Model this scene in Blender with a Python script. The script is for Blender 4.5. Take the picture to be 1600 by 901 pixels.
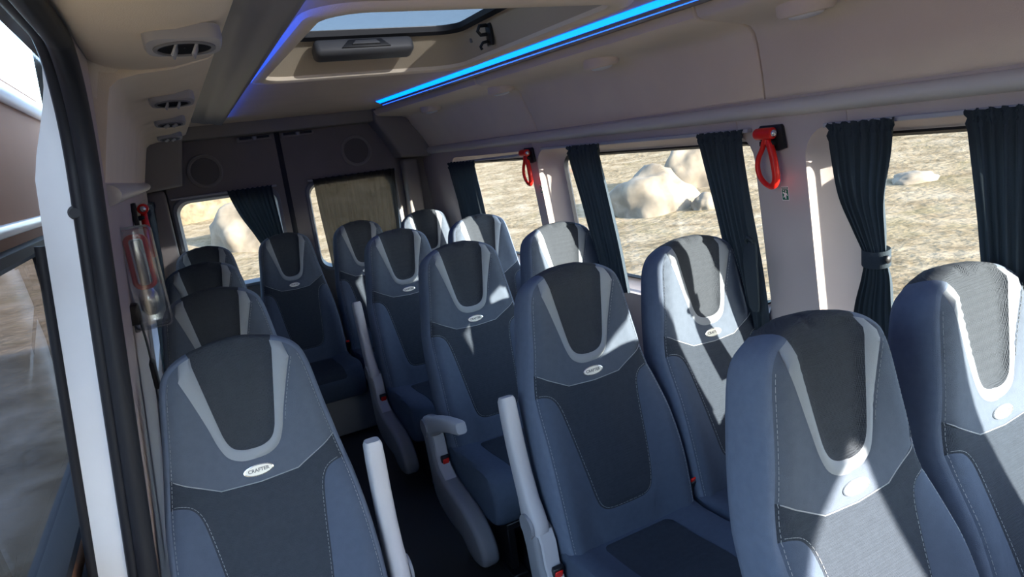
import bpy, bmesh, math, random
from mathutils import Vector, Matrix, noise
from mathutils.geometry import delaunay_2d_cdt
random.seed(7)
for o in list(bpy.data.objects):
    bpy.data.objects.remove(o, do_unlink=True)
SC = bpy.context.scene
COL = SC.collection

# ------------------------------------------------------------------ camera
cam = bpy.data.cameras.new('camera')
cam.sensor_fit = 'HORIZONTAL'
cam.sensor_width = 36.0
cam.lens = 1030.62 / 1600 * 36
cam.clip_start = 0.02
cam.clip_end = 500
camo = bpy.data.objects.new('camera', cam)
COL.objects.link(camo)
_R = Vector((0.88060644, -0.45731875, -0.12406396))
_U = Vector((0.20913713, 0.14016429, 0.96778904))
_F = Vector((0.42519873, 0.87818764, -0.2190719))
camo.matrix_world = Matrix(((_R.x, _U.x, -_F.x, -0.72), (_R.y, _U.y, -_F.y, 0.0), (_R.z, _U.z, -_F.z, 1.5), (0, 0, 0, 1)))
SC.camera = camo

# ------------------------------------------------------------------ light
SUN_DIR = Vector((-0.36, 0.82, -0.285)).normalized()
w = bpy.data.worlds.new('world')
SC.world = w
w.use_nodes = True
nt = w.node_tree
sky = nt.nodes.new('ShaderNodeTexSky')
sky.sky_type = 'NISHITA'
sky.sun_disc = False
sky.sun_elevation = math.radians(24)
sky.sun_rotation = math.radians(156)
sky.dust_density = 0.6
nt.links.new(sky.outputs[0], nt.nodes['Background'].inputs[0])
nt.nodes['Background'].inputs[1].default_value = 0.46
sl = bpy.data.lights.new('sun', 'SUN')
sl.energy = 9.5
sl.angle = math.radians(0.7)
sl.color = (1.0, 0.93, 0.82)
slo = bpy.data.objects.new('sun', sl)
COL.objects.link(slo)
slo.rotation_euler = SUN_DIR.to_track_quat('-Z', 'Y').to_euler()
SC.view_settings.view_transform = 'Standard'
SC.view_settings.look = 'None'
SC.view_settings.gamma = 1.0
SC.view_settings.use_curve_mapping = False
SC.view_settings.exposure = 1.82

# ------------------------------------------------------------------ materials
def lin(c):
    return tuple(((v / 255) / 12.92 if v / 255 <= 0.04045 else ((v / 255 + 0.055) / 1.055) ** 2.4) for v in c) + (1.0,)

def mat(name, rgb, rough=0.7, metal=0.0, spec=0.3, bump=0.0, scale=200.0, var=0.0, vscale=6.0, emit=None, emit_s=0.0, kind='noise', coat=0.0):
    m = bpy.data.materials.new(name)
    m.use_nodes = True
    t = m.node_tree
    b = t.nodes['Principled BSDF']
    c = lin(rgb)
    b.inputs['Base Color'].default_value = c
    b.inputs['Roughness'].default_value = rough
    b.inputs['Metallic'].default_value = metal
    b.inputs['Specular IOR Level'].default_value = spec
    b.inputs['Coat Weight'].default_value = coat
    tc = t.nodes.new('ShaderNodeTexCoord')
    if var > 0:
        n = t.nodes.new('ShaderNodeTexNoise')
        n.inputs['Scale'].default_value = vscale
        n.inputs['Detail'].default_value = 4
        t.links.new(tc.outputs['Object'], n.inputs['Vector'])
        r = t.nodes.new('ShaderNodeValToRGB')
        r.color_ramp.elements[0].position = 0.3
        r.color_ramp.elements[1].position = 0.7
        r.color_ramp.elements[0].color = tuple(v * (1 - var) for v in c[:3]) + (1,)
        r.color_ramp.elements[1].color = tuple(min(1, v * (1 + var)) for v in c[:3]) + (1,)
        t.links.new(n.outputs['Fac'], r.inputs['Fac'])
        t.links.new(r.outputs['Color'], b.inputs['Base Color'])
    if bump > 0:
        bp = t.nodes.new('ShaderNodeBump')
        bp.inputs['Strength'].default_value = bump
        bp.inputs['Distance'].default_value = 0.002
        if kind == 'noise':
            n2 = t.nodes.new('ShaderNodeTexNoise')
            n2.inputs['Scale'].default_value = scale
            n2.inputs['Detail'].default_value = 2
            t.links.new(tc.outputs['Object'], n2.inputs['Vector'])
            t.links.new(n2.outputs['Fac'], bp.inputs['Height'])
        else:
            n2 = t.nodes.new('ShaderNodeTexVoronoi')
            n2.inputs['Scale'].default_value = scale
            n2.inputs['Randomness'].default_value = 0.15
            t.links.new(tc.outputs['Object'], n2.inputs['Vector'])
            t.links.new(n2.outputs['Distance'], bp.inputs['Height'])
        t.links.new(bp.outputs['Normal'], b.inputs['Normal'])
    if emit:
        b.inputs['Emission Color'].default_value = lin(emit)
        b.inputs['Emission Strength'].default_value = emit_s
    return m

def glass(name, tint=(1, 1, 1), gloss=0.05, rough=0.0):
    m = bpy.data.materials.new(name)
    m.use_nodes = True
    t = m.node_tree
    t.nodes.remove(t.nodes['Principled BSDF'])
    o = t.nodes['Material Output']
    tr = t.nodes.new('ShaderNodeBsdfTransparent')
    tr.inputs[0].default_value = tint + (1,)
    g = t.nodes.new('ShaderNodeBsdfGlossy')
    g.inputs['Roughness'].default_value = rough
    mx = t.nodes.new('ShaderNodeMixShader')
    mx.inputs[0].default_value = gloss
    t.links.new(tr.outputs[0], mx.inputs[1])
    t.links.new(g.outputs[0], mx.inputs[2])
    t.links.new(mx.outputs[0], o.inputs['Surface'])
    return m

def sheer(name, rgb, trans, translu):
    m = mat(name, rgb, 0.9, spec=0.05, bump=0.3, scale=400)
    t = m.node_tree
    o = t.nodes['Material Output']
    b = t.nodes['Principled BSDF']
    tl = t.nodes.new('ShaderNodeBsdfTranslucent')
    tl.inputs[0].default_value = lin(rgb)
    mx = t.nodes.new('ShaderNodeMixShader')
    mx.inputs[0].default_value = translu
    t.links.new(b.outputs[0], mx.inputs[1])
    t.links.new(tl.outputs[0], mx.inputs[2])
    tr = t.nodes.new('ShaderNodeBsdfTransparent')
    m2 = t.nodes.new('ShaderNodeMixShader')
    m2.inputs[0].default_value = trans
    t.links.new(mx.outputs[0], m2.inputs[1])
    t.links.new(tr.outputs[0], m2.inputs[2])
    t.links.new(m2.outputs[0], o.inputs['Surface'])
    return m

M = {
    'head': mat('headliner', (212, 197, 180), 0.95, spec=0.1, bump=0.25, scale=500, var=0.03),
    'wall': mat('wall_trim', (188, 176, 172), 0.75, spec=0.2, bump=0.15, scale=600, var=0.02),
    'cove': mat('cove_panel', (236, 222, 200), 0.9, spec=0.1, bump=0.3, scale=500, var=0.03),
    'rail': mat('rail_grey', (204, 200, 192), 0.5, spec=0.35),
    'rear': mat('rear_trim', (134, 127, 123), 0.85, spec=0.15, bump=0.2, scale=500, var=0.04),
    'rearlight': mat('rear_surround', (150, 145, 138), 0.8, spec=0.15, bump=0.15, scale=500),
    'grey': mat('grey_plastic', (168, 168, 172), 0.45, spec=0.35, bump=0.05, scale=900),
    'hatchgrey': mat('hatch_latch_plastic', (78, 78, 80), 0.45, spec=0.35, bump=0.2, scale=700),
    'greyd': mat('grey_plastic_dark', (124, 126, 132), 0.5, spec=0.3),
    'black': mat('black_plastic', (26, 26, 28), 0.45, spec=0.4),
    'rubber': mat('rubber', (34, 35, 40), 0.55, spec=0.3),
    'slate': mat('seat_fabric_upper', (80, 88, 100), 0.95, spec=0.1, bump=0.5, scale=900, var=0.05, vscale=60),
    'bolster': mat('seat_fabric_bolster', (72, 82, 98), 0.95, spec=0.1, bump=0.5, scale=900, var=0.05, vscale=60),
    'side': mat('seat_fabric_side', (92, 102, 119), 0.95, spec=0.1, bump=0.4, scale=900, var=0.05, vscale=60),
    'dark': mat('seat_fabric_centre', (54, 60, 69), 0.95, spec=0.1, bump=0.9, scale=420, kind='vor', var=0.06, vscale=80),
    'insert': mat('seat_fabric_mesh', (58, 62, 68), 0.95, spec=0.1, bump=1.0, scale=330, kind='vor', var=0.05, vscale=80),
    'band': mat('seat_fabric_band', (132, 137, 143), 0.85, spec=0.15, bump=0.3, scale=900),
    'stitch': mat('stitching_thread', (140, 145, 150), 0.9),
    'chrome': mat('chrome', (222, 222, 218), 0.25, metal=0.85),
    'emb': mat('emblem_plate', (214, 212, 202), 0.4, metal=0.2),
    'ink': mat('emblem_print', (96, 96, 96), 0.6),
    'red': mat('red_plastic', (216, 28, 18), 0.4, spec=0.4),
    'green': mat('sign_green', (10, 104, 74), 0.5),
    'white': mat('white_print', (236, 236, 232), 0.5),
    'paint': mat('white_paint', (222, 224, 226), 0.35, spec=0.4, var=0.03, vscale=9, coat=0.2),
    'tan': mat('door_inner_panel', (170, 126, 98), 0.6, spec=0.15, var=0.05, vscale=3),
    'blue': mat('door_dark_trim', (58, 62, 78), 0.4, spec=0.4),
    'plank': mat('vinyl_plank', (160, 154, 150), 0.45, spec=0.25, var=0.25, vscale=14, bump=0.1, scale=80),
    'plank2': mat('vinyl_plank_light', (180, 172, 166), 0.45, spec=0.25, var=0.25, vscale=14, bump=0.1, scale=80),
    'floor': mat('floor_vinyl', (46, 45, 46), 0.7),
    'curtain': sheer('curtain_cloth', (58, 66, 73), 0.0, 0.12),
    'sheer': sheer('sheer_curtain_cloth', (58, 54, 48), 0.06, 0.22),
    'led': mat('led_diffuser', (20, 90, 160), 0.4, emit=(0, 88, 255), emit_s=1.8),
    'led2': mat('led_edge', (20, 60, 200), 0.4, emit=(26, 84, 255), emit_s=1.5),
    'ledtrim': mat('led_channel', (128, 128, 136), 0.4, spec=0.4),
    'mesh': mat('speaker_mesh', (112, 107, 102), 0.8, bump=1.0, scale=260, kind='vor'),
    'hatchfab': mat('hatch_fabric', (196, 182, 160), 0.9, bump=0.6, scale=300, kind='vor'),
    'glass': glass('window_glass', (0.93, 0.95, 0.94), 0.05),
    'hglass': glass('hatch_glass', (0.24, 0.25, 0.27), 0.10, 0.2),
    'dglass': glass('door_glass', (0.50, 0.50, 0.53), 0.12),
    'clear': glass('clear_plastic', (0.86, 0.88, 0.90), 0.25, 0.15),
    'brush': mat('dry_brush', (96, 84, 66), 1.0, var=0.5, vscale=3.0, bump=1.0, scale=6),
    'rock': mat('rock_stone', (102, 92, 80), 0.95, var=0.45, vscale=1.6, bump=1.0, scale=9),
}

# ------------------------------------------------------------------ helpers
def link(name, me, material=None, parent=None, loc=None, smooth=False):
    o = bpy.data.objects.new(name, me)
    COL.objects.link(o)
    if material is not None and len(me.materials) == 0:
        me.materials.append(M[material] if isinstance(material, str) else material)
    if parent is not None:
        o.parent = parent
    if loc is not None:
        o.location = loc
    if smooth:
        me.shade_smooth()
    return o

def pyd(name, v, f, material, parent=None, loc=None, smooth=False):
    me = bpy.data.meshes.new(name)
    me.from_pydata([tuple(p) for p in v], [], f)
    me.update()
    return link(name, me, material, parent, loc, smooth)

def tag(o, label, cat, group=None):
    o['label'] = label
    o['category'] = cat
    if group:
        o['group'] = group
    return o

def thing(name, label, cat, loc=(0, 0, 0), group=None, rz=0.0):
    o = bpy.data.objects.new(name, None)
    COL.objects.link(o)
    o.location = loc
    o.rotation_euler = (0, 0, rz)
    o.empty_display_size = 0.05
    return tag(o, label, cat, group)

def struct(o, label=None):
    o['kind'] = 'structure'
    if label:
        o['label'] = label
    return o

def sempty(name, label=None):
    o = bpy.data.objects.new(name, None)
    COL.objects.link(o)
    return struct(o, label)

def inpoly(p, poly):
    x, y = p
    c = False
    n = len(poly)
    j = n - 1
    for i in range(n):
        xi, yi = poly[i]
        xj, yj = poly[j]
        if (yi > y) != (yj > y) and x < (xj - xi) * (y - yi) / (yj - yi) + xi:
            c = not c
        j = i
    return c

def rr(a0, b0, a1, b1, r, n=6):
    out = []
    for cx, cy, s in ((a1 - r, b1 - r, 0), (a0 + r, b1 - r, 1), (a0 + r, b0 + r, 2), (a1 - r, b0 + r, 3)):
        for i in range(n + 1):
            t = (s + i / n) * math.pi / 2
            out.append((cx + r * math.cos(t), cy + r * math.sin(t)))
    return out

def cdt(loops, extra=()):
    v, e = [], []
    for closed, lp in loops:
        s = len(v)
        v += [Vector(p) for p in lp]
        n = len(lp)
        e += [(s + i, s + (i + 1) % n) for i in range(n if closed else n - 1)]
    v += [Vector(p) for p in extra]
    r = delaunay_2d_cdt(v, e, [], 0, 1e-5)
    return r[0], r[2]

def panel(name, outer, holes, fn, material, parent=None, extra=()):
    vs, fs = cdt([(True, outer)] + [(True, h) for h in holes], extra)
    keep = []
    for f in fs:
        c = (sum(vs[i].x for i in f) / 3, sum(vs[i].y for i in f) / 3)
        if inpoly(c, outer) and not any(inpoly(c, h) for h in holes):
            keep.append(f)
    return pyd(name, [fn(p.x, p.y) for p in vs], keep, material, parent)

def loft(name, loops, material, parent=None, closed=True, cap0=False, cap1=False, smooth=True, loc=None):
    v, f = [], []
    n = len(loops[0])
    for l in loops:
        v += [tuple(p) for p in l]
    for k in range(len(loops) - 1):
        for i in range(n if closed else n - 1):
            j = (i + 1) % n
            f.append((k * n + i, k * n + j, (k + 1) * n + j, (k + 1) * n + i))
    if cap0:
        f.append(tuple(range(n))[::-1])
    if cap1:
        f.append(tuple((len(loops) - 1) * n + i for i in range(n)))
    o = pyd(name, v, f, material, parent, loc)
    if smooth:
        o.data.shade_smooth()
        if hasattr(o.data, 'set_sharp_from_angle'):
            o.data.set_sharp_from_angle(angle=math.radians(40))
    return o

def bm_obj(name, bm, material, parent=None, loc=None, smooth=True, angle=40):
    me = bpy.data.meshes.new(name)
    bm.normal_update()
    bm.to_mesh(me)
    bm.free()
    o = link(name, me, material, parent, loc)
    if smooth:
        me.shade_smooth()
        me.set_sharp_from_angle(angle=math.radians(angle))
    return o

def box_bm(bm, c, s, mtx=None):
    m = Matrix.Translation(c) @ Matrix.Diagonal((s[0], s[1], s[2], 1))
    if mtx:
        m = mtx @ m
    return bmesh.ops.create_cube(bm, size=1.0, matrix=m)['verts']

def bevel_all(bm, w, seg=2):
    bmesh.ops.bevel(bm, geom=bm.edges[:], offset=w, segments=seg, affect='EDGES', profile=0.5, clamp_overlap=True)

def box(name, c, s, material, parent=None, bev=0.004, rot=None, seg=2):
    bm = bmesh.new()
    box_bm(bm, (0, 0, 0), s)
    if bev > 0:
        bevel_all(bm, bev, seg)
    o = bm_obj(name, bm, material, parent, c)
    if rot:
        o.rotation_euler = rot
    return o

def frame_at(d):
    d = d.normalized()
    a = Vector((0, 0, 1)) if abs(d.z) < 0.9 else Vector((1, 0, 0))
    x = d.cross(a).normalized()
    return x, x.cross(d).normalized()

def tube_bm(bm, pts, r, n=8, closed=False, rads=None):
    pts = [Vector(p) for p in pts]
    N = len(pts)
    rings = []
    for i, p in enumerate(pts):
        if closed:
            d = pts[(i + 1) % N] - pts[i - 1]
        else:
            d = pts[min(i + 1, N - 1)] - pts[max(i - 1, 0)]
        x, y = frame_at(d)
        if rings:
            # keep twist small
            px = rings[-1][1]
            x = (px - d.normalized() * px.dot(d.normalized())).normalized()
            y = x.cross(d.normalized())
        rd = rads[i] if rads else r
        ring = [bm.verts.new(p + (x * math.cos(2 * math.pi * k / n) + y * math.sin(2 * math.pi * k / n)) * rd) for k in range(n)]
        rings.append((ring, x))
    for i in range(N if closed else N - 1):
        a, b = rings[i][0], rings[(i + 1) % N][0]
        for k in range(n):
            bm.faces.new((a[k], a[(k + 1) % n], b[(k + 1) % n], b[k]))
    if not closed:
        bm.faces.new(rings[0][0][::-1])
        bm.faces.new(rings[-1][0])

def tube(name, pts, r, material, parent=None, n=8, closed=False, rads=None, loc=None):
    bm = bmesh.new()
    tube_bm(bm, pts, r, n, closed, rads)
    bmesh.ops.recalc_face_normals(bm, faces=bm.faces[:])
    return bm_obj(name, bm, material, parent, loc, angle=50)

def crom(pts, sub=6, closed=False):
    P = [Vector(p) for p in pts]
    n = len(P)
    out = []
    for i in range(n if closed else n - 1):
        if closed:
            a, b, c, d = P[i - 1], P[i], P[(i + 1) % n], P[(i + 2) % n]
        else:
            a, b, c, d = P[max(i - 1, 0)], P[i], P[i + 1], P[min(i + 2, n - 1)]
        for k in range(sub):
            t = k / sub
            out.append(0.5 * ((2 * b) + (c - a) * t + (2 * a - 5 * b + 4 * c - d) * t * t + (3 * b - a - 3 * c + d) * t ** 3))
    if not closed:
        out.append(P[-1])
    return out

def extr(name, poly, fn, d0, d1, material, parent=None, bev=0.004, seg=2, loc=None):
    """prism: poly of (a,b), fn(a,b,d)->xyz"""
    bm = bmesh.new()
    A = [bm.verts.new(fn(a, b, d0)) for a, b in poly]
    B = [bm.verts.new(fn(a, b, d1)) for a, b in poly]
    bm.faces.new(A[::-1])
    fb = bm.faces.new(B)
    n = len(poly)
    for i in range(n):
        bm.faces.new((A[i], A[(i + 1) % n], B[(i + 1) % n], B[i]))
    bmesh.ops.recalc_face_normals(bm, faces=bm.faces[:])
    if bev > 0:
        ed = [e for f in bm.faces if len(f.verts) == n and n > 4 for e in f.edges] or bm.edges[:]
        bmesh.ops.bevel(bm, geom=list(set(ed)), offset=bev, segments=seg, affect='EDGES', profile=0.5, clamp_overlap=True)
    return bm_obj(name, bm, material, parent, loc)

def sm(x, a, b):
    t = max(0.0, min(1.0, (x - a) / (b - a)))
    return t * t * (3 - 2 * t)

# ------------------------------------------------------------------ van shell
def wx(z):                               # inner side wall half width at height z
    return 0.925 if z < 0.6 else 0.925 - 0.1 * (z - 0.6)

YF, YR = -1.6, 4.36
RC = -0.06                               # centre of the rear wall

# floor with planks
floor = struct(box('floor', (0, (YF + YR) / 2, -0.03), (1.9, YR - YF, 0.052), 'floor', bev=0))
plank_me = {}
for ci in range(5):
    x0 = -0.56 + ci * 0.14
    y = 0.5 + (ci * 0.37) % 0.9
    yy = [0.3]
    while y < 4.0:
        yy.append(y)
        y += 0.9
    yy.append(4.0)
    for a, b in zip(yy, yy[1:]):
        box('plank', (x0, (a + b) / 2, 0.0), (0.1385, b - a - 0.003, 0.008), 'plank' if random.random() < 0.6 else 'plank2', floor, bev=0.001, seg=1)

# right wall, windows: glass (y0,y1)
WINR = [('window_1', -0.12, 1.165, -0.16, 1.285), ('window_2', 1.50, 2.68, 1.465, 2.79), ('window_3', 2.90, 3.78, 2.865, 3.87)]
GZ0, GZ1 = 0.85, 1.40

def side_fn(sgn, off=0.0):
    return lambda y, z: (sgn * (wx(z) + off), y, z)

def make_window(name, sgn, y0, y1, h0, h1, parent=None):
    root = sempty(name)
    hole = rr(h0, GZ0 - 0.04, h1, GZ1 + 0.035, 0.09)
    g1 = rr(y0, GZ0, y1, GZ1, 0.07)
    g2 = rr(y0 + 0.014, GZ0 + 0.014, y1 - 0.014, GZ1 - 0.014, 0.058)
    f0, f1, f2 = side_fn(sgn), side_fn(sgn, 0.08), side_fn(sgn, 0.086)
    fm = side_fn(sgn, 0.030)
    mid = [((a[0] * .84 + b[0] * .16), (a[1] * .84 + b[1] * .16)) for a, b in zip(hole, g1)]
    loft('reveal', [[f0(*p) for p in hole], [fm(*p) for p in mid], [f1(*p) for p in g1]], 'wall', root)
    loft('gasket', [[side_fn(sgn, 0.076)(*p) for p in g1], [side_fn(sgn, 0.072)(*p) for p in rr(y0 + .006, GZ0 + .006, y1 - .006, GZ1 - .006, .064)], [f2(*p) for p in g2], [side_fn(sgn, .10)(*p) for p in g1]], 'rubber', root)
    loft('pane', [[side_fn(sgn, 0.082)(*p) for p in g2], [side_fn(sgn, 0.086)(*p) for p in g2]], 'glass', root, cap0=True, cap1=True, smooth=False)
    return hole

holesR = [make_window(n, 1, a, b, c, d) for n, a, b, c, d in WINR]
cab_hole = rr(-1.35, 0.95, -0.62, 1.45, 0.1)
wr = struct(panel('wall_right', [(YF, 0.6), (YR, 0.6), (YR, 1.52), (YF, 1.52)], holesR + [cab_hole], side_fn(1), 'wall'))
struct(panel('baseboard_right', [(YF, -0.01), (YR, -0.01), (YR, 0.6), (YF, 0.6)], [], lambda y, z: (0.925, y, z), 'wall'))
# left wall: door opening is a hole
DY = 1.47
open_l = []
def open_path():
    pts = [(DY + 0.0, 0.12), (DY, 0.5), (DY, 1.0), (DY, 1.40), (DY, 1.52)]
    for i in range(1, 9):
        t = i / 8 * math.pi / 2
        pts.append((DY - 0.22 + 0.22 * math.cos(t), 1.52 + 0.22 * math.sin(t)))
    pts += [(1.1, 1.74), (0.9, 1.74), (0.7, 1.74), (0.42, 1.74), (0.30, 1.68), (0.30, 0.12)]
    return pts
OP = open_path()
holeL = make_window('window_4', -1, 2.75, 3.75, 2.70, 3.84)
cabL = rr(-1.25, 0.95, -0.45, 1.45, 0.1)
wl = struct(panel('wall_left', [(YF, 0.6), (DY, 0.6), (YR, 0.6), (YR, 1.80), (YF, 1.80)], [holeL, [(a, max(b, 0.59)) for a, b in OP], cabL], side_fn(-1), 'wall'))
struct(panel('baseboard_left', [(YF, -0.01), (YR, -0.01), (YR, 0.6), (YF, 0.6)], [[(0.30, 0.61), (0.30, 0.12), (DY, 0.12), (DY, 0.61)]], lambda y, z: (-0.925, y, z), 'wall'))

# roof sections ------------------------------------------------------
def tp(y):
    return -0.034 * (y - 1.4)

ZC = 1.79
HO = rr(-0.41, 1.34, 0.37, 2.44, 0.10)
cl_out = [(-0.64, YF), (0.72, YF), (0.56, YR), (-0.64, YR)]
ceil = struct(panel('ceiling', cl_out, [HO], lambda x, y: (x, y, ZC), 'head'))
# outer roof skin with hole for the hatch
HG = rr(-0.32, 1.38, 0.32, 2.32, 0.09)
rf = struct(panel('roof', [(-0.885, YF - .1), (0.97, YF - .1), (0.97, YR + .08), (-0.885, YR + .08)], [HG], lambda x, y: (x, y, 1.925), 'paint'))
for sx in (-1, 1):
    xo = .97 if sx > 0 else .885
    pyd('roof_side', [(sx * xo, YF - .1, 1.95), (sx * xo, YR + .08, 1.95), (sx * (xo + .005), YR + .08, 1.47 if sx > 0 else 1.765), (sx * (xo + .005), YF - .1, 1.47 if sx > 0 else 1.765)], [(0, 1, 2, 3)], 'paint', rf)
pyd('roof_end', [(-.97, YR + .08, 1.95), (.97, YR + .08, 1.95), (.97, YR + .08, 1.4), (-.97, YR + .08, 1.4)], [(0, 1, 2, 3)], 'paint', rf)
pyd('roof_end', [(-.97, YF - .1, 1.95), (.97, YF - .1, 1.95), (.97, YF - .1, 1.5), (-.97, YF - .1, 1.5)], [(0, 1, 2, 3)], 'paint', rf)

def cove_profile(sgn, y):
    t = tp(y) if sgn > 0 else 0.0
    if sgn > 0:
        P = [(.598, 1.779), (.606, 1.752), (.622, 1.744), (.70, 1.735), (.77, 1.728), (.796, 1.720), (.814, 1.702), (.824, 1.672), (.838, 1.59), (.848, 1.49)]
    else:
        P = [(.565, 1.79), (.578, 1.752), (.592, 1.744), (.66, 1.728), (.73, 1.722), (.766, 1.714), (.784, 1.70), (.794, 1.67), (.815, 1.59), (.84, 1.49)]
    if sgn < 0 and y < 1.585:
        P = [(.565, 1.79), (.578, 1.752), (.592, 1.744), (.66, 1.730), (.70, 1.728), (.735, 1.729), (.765, 1.733), (.785, 1.739), (.80, 1.746), (.812, 1.756)]
    out = []
    for x, z in P:
        k = sm(z, 1.49, 1.70)
        out.append((sgn * (x + t * k), y, z))
    return out

def cove(name, sgn, cuts):
    root = sempty(name)
    for a, b in cuts:
        a2, b2 = a + 0.002, b - 0.002
        ys = [a2] + [a2 + (b2 - a2) * i / 8 for i in range(1, 8)] + [b2]
        loops = []
        first = [(p[0] + sgn * .012, p[1] + 0.001, p[2] + .012) for p in cove_profile(sgn, a2)]
        loops.append(first)
        loops.append([(p[0] + sgn * .003, p[1] + 0.002, p[2] + .003) for p in cove_profile(sgn, a2)])
        for y in ys:
            yy = min(max(y, a2 + .006), b2 - .006)
            loops.append(cove_profile(sgn, yy))
        loops.append([(p[0] + sgn * .003, p[1], p[2] + .003) for p in cove_profile(sgn, b2)])
        loops.append([(p[0] + sgn * .012, p[1], p[2] + .012) for p in cove_profile(sgn, b2)])
        loft('cove_panel', loops, 'cove', root, closed=False)
    # dark backing in the joints
    loft('backing', [[(p[0] + sgn * .011, p[1], p[2] + .011) for p in cove_profile(sgn, y)] for y in (YF, 0, 1.4, 1.57, 1.60, 3, YR)], 'cove', root, closed=False)
    return root
cove('trim_1', 1, [(YF, 1.415), (1.415, 2.74), (2.74, 4.28)])
tr2 = cove('trim_2', -1, [(YF, 1.58), (1.58, 3.0), (3.0, 4.28)])

pa = [(x, 1.584, z) for x, y, z in cove_profile(-1, 1.57)]
pb = [(x, 1.584, z) for x, y, z in cove_profile(-1, 1.60)]
pyd('end_cap', pb[3:] + [(-.86, 1.584, 1.49), (-.86, 1.584, 1.756)] + pa[3:][::-1], [tuple(range(len(pb[3:]) + 2 + len(pa[3:])))], 'cove', tr2)
# side rails (rounded bar along the top of each wall)
def rail(name, sgn, y0, y1, label):
    prof = []
    for i in range(9):
        t = -math.pi / 2 + math.pi * i / 8
        prof.append((0.032 * math.cos(t), 0.0235 * math.sin(t)))
    loops = []
    for y in [y0, y0 + .004] + [y0 + (y1 - y0) * i / 6 for i in range(1, 6)] + [y1 - .004, y1]:
        k = 0.6 if y in (y0, y1) else 1.0
        zc = 1.4905 + 0.002 * (y - 1.4)
        loops.append([(sgn * (0.842 - a * k), y, zc + b * k) for a, b in prof] + [(sgn * 0.86, y, zc + .0235 * k), (sgn * 0.86, y, zc - .0235 * k)])
    o = loft(name, loops, 'rail', None, cap0=True, cap1=True)
    return struct(o, label)
rail('trim_3', 1, -0.8, 4.30, 'rounded grey rail running above the right windows')
rail('trim_4', -1, 1.60, 4.30, 'rounded grey rail along the left wall')

# vertical grooves on the pillar trim between rail and curtain tracks
for y, z0, z1 in ((1.15, 1.425, 1.47), (1.52, 1.43, 1.47), (2.80, 1.43, 1.475)):
    tube('trim_5', [(wx(z0), y, z0), (wx(z1), y, z1)], 0.003, 'wall', wr, n=6)

# front of the cab ----------------------------------------------------
ws = rr(-0.75, 0.95, 0.75, 1.62, 0.12)
struct(panel('wall_front', [(-0.96, -0.01), (0.96, -0.01), (0.96, 1.96), (-0.96, 1.96)], [ws], lambda x, z: (x, YF, z), 'rear'))

struct(extr('wall_light_block', [(-0.92, 0.0), (-0.34, 0.0), (-0.34, 1.3), (-0.36, 1.78), (-0.80, 1.78), (-0.92, 0.7)], lambda a, b, d: (a, d, b), -0.45, -0.42, 'greyd', None, 0.006), 'added unseen panel blocking front light from the left seats')  # out of view, added to keep windscreen light off the nearest left seat
# rear wall and doors ---------------------------------------------------
WL = rr(-0.715, 0.84, -0.150, 1.385, 0.075)
WR = rr(0.045, 0.84, 0.605, 1.385, 0.075)
struct(panel('wall_rear', [(-0.96, -0.01), (0.96, -0.01), (0.96, 1.82), (-0.96, 1.82)], [rr(-0.73, 0.2, 0.625, 1.71, 0.03)], lambda x, z: (x, YR, z), 'rear'))
def rear_door(name, x0, x1, win, n):
    root = sempty(name)
    out = rr(x0, 0.19, x1, 1.72, 0.012, 3)
    panel('door_panel', out, [win], lambda x, z: (x, YR - 0.03, z), 'rear', root)
    loft('door_edge', [[(x, YR - 0.03, z) for x, z in out], [(x, YR + .02, z) for x, z in out]], 'rear', root, smooth=False)
    cx = sum(p[0] for p in win) / len(win); cz = sum(p[1] for p in win) / len(win)
    def sc(k):
        return [(cx + (x - cx) * (1 + k / .28), cz + (z - cz) * (1 + k / .27)) for x, z in win]
    a, b, c, d, e = sc(.022), sc(.016), sc(.0), sc(-.012), sc(-.016)
    loft('window_frame', [[(x, YR - .030, z) for x, z in a], [(x, YR - .042, z) for x, z in b], [(x, YR - .040, z) for x, z in c], [(x, YR - .0, z) for x, z in d], [(x, YR + .012, z) for x, z in e]], 'greyd', root)
    loft('pane', [[(x, YR + .008, z) for x, z in d], [(x, YR + .012, z) for x, z in d]], 'glass', root, cap0=True, cap1=True, smooth=False)
    return root
dr1 = rear_door('door_1', -0.742, -0.092, WL, 0)
dr2 = rear_door('door_2', -0.062, 0.640, WR, 1)
box('weatherstrip', (-0.077, YR - 0.02, 0.96), (0.034, 0.03, 1.54), 'rubber', dr1, 0.008)

# lighter surround with corner blocks
sur = sempty('trim_6', 'grey moulded surround above the rear doors')
extr('header', [(-0.62, 1.80), (-0.62, 1.718), (0.60, 1.718), (0.60, 1.80)], lambda a, b, d: (a, d, b), 4.20, 4.36, 'rearlight', sur, 0.012)
extr('corner_block', [(-0.90, 1.80), (-0.90, 1.455), (-0.655, 1.475), (-0.605, 1.715), (-0.57, 1.80)], lambda a, b, d: (a, d, b), 4.17, 4.36, 'rearlight', sur, 0.02, 3)
extr('corner_block', [(0.92, 1.80), (0.92, 1.455), (0.64, 1.475), (0.575, 1.60), (0.50, 1.715), (0.5, 1.80)], lambda a, b, d: (a, d, b), 4.17, 4.36, 'rearlight', sur, 0.02, 3)
# side posts next to the doors
for nm, x in (('trim_7', -0.80), ('trim_8', 0.72)):
    struct(box(nm, (x, 4.30, 0.75), (0.10, 0.10, 1.42), 'rear', None, 0.02, seg=3), 'dark post beside the rear doors')

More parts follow.
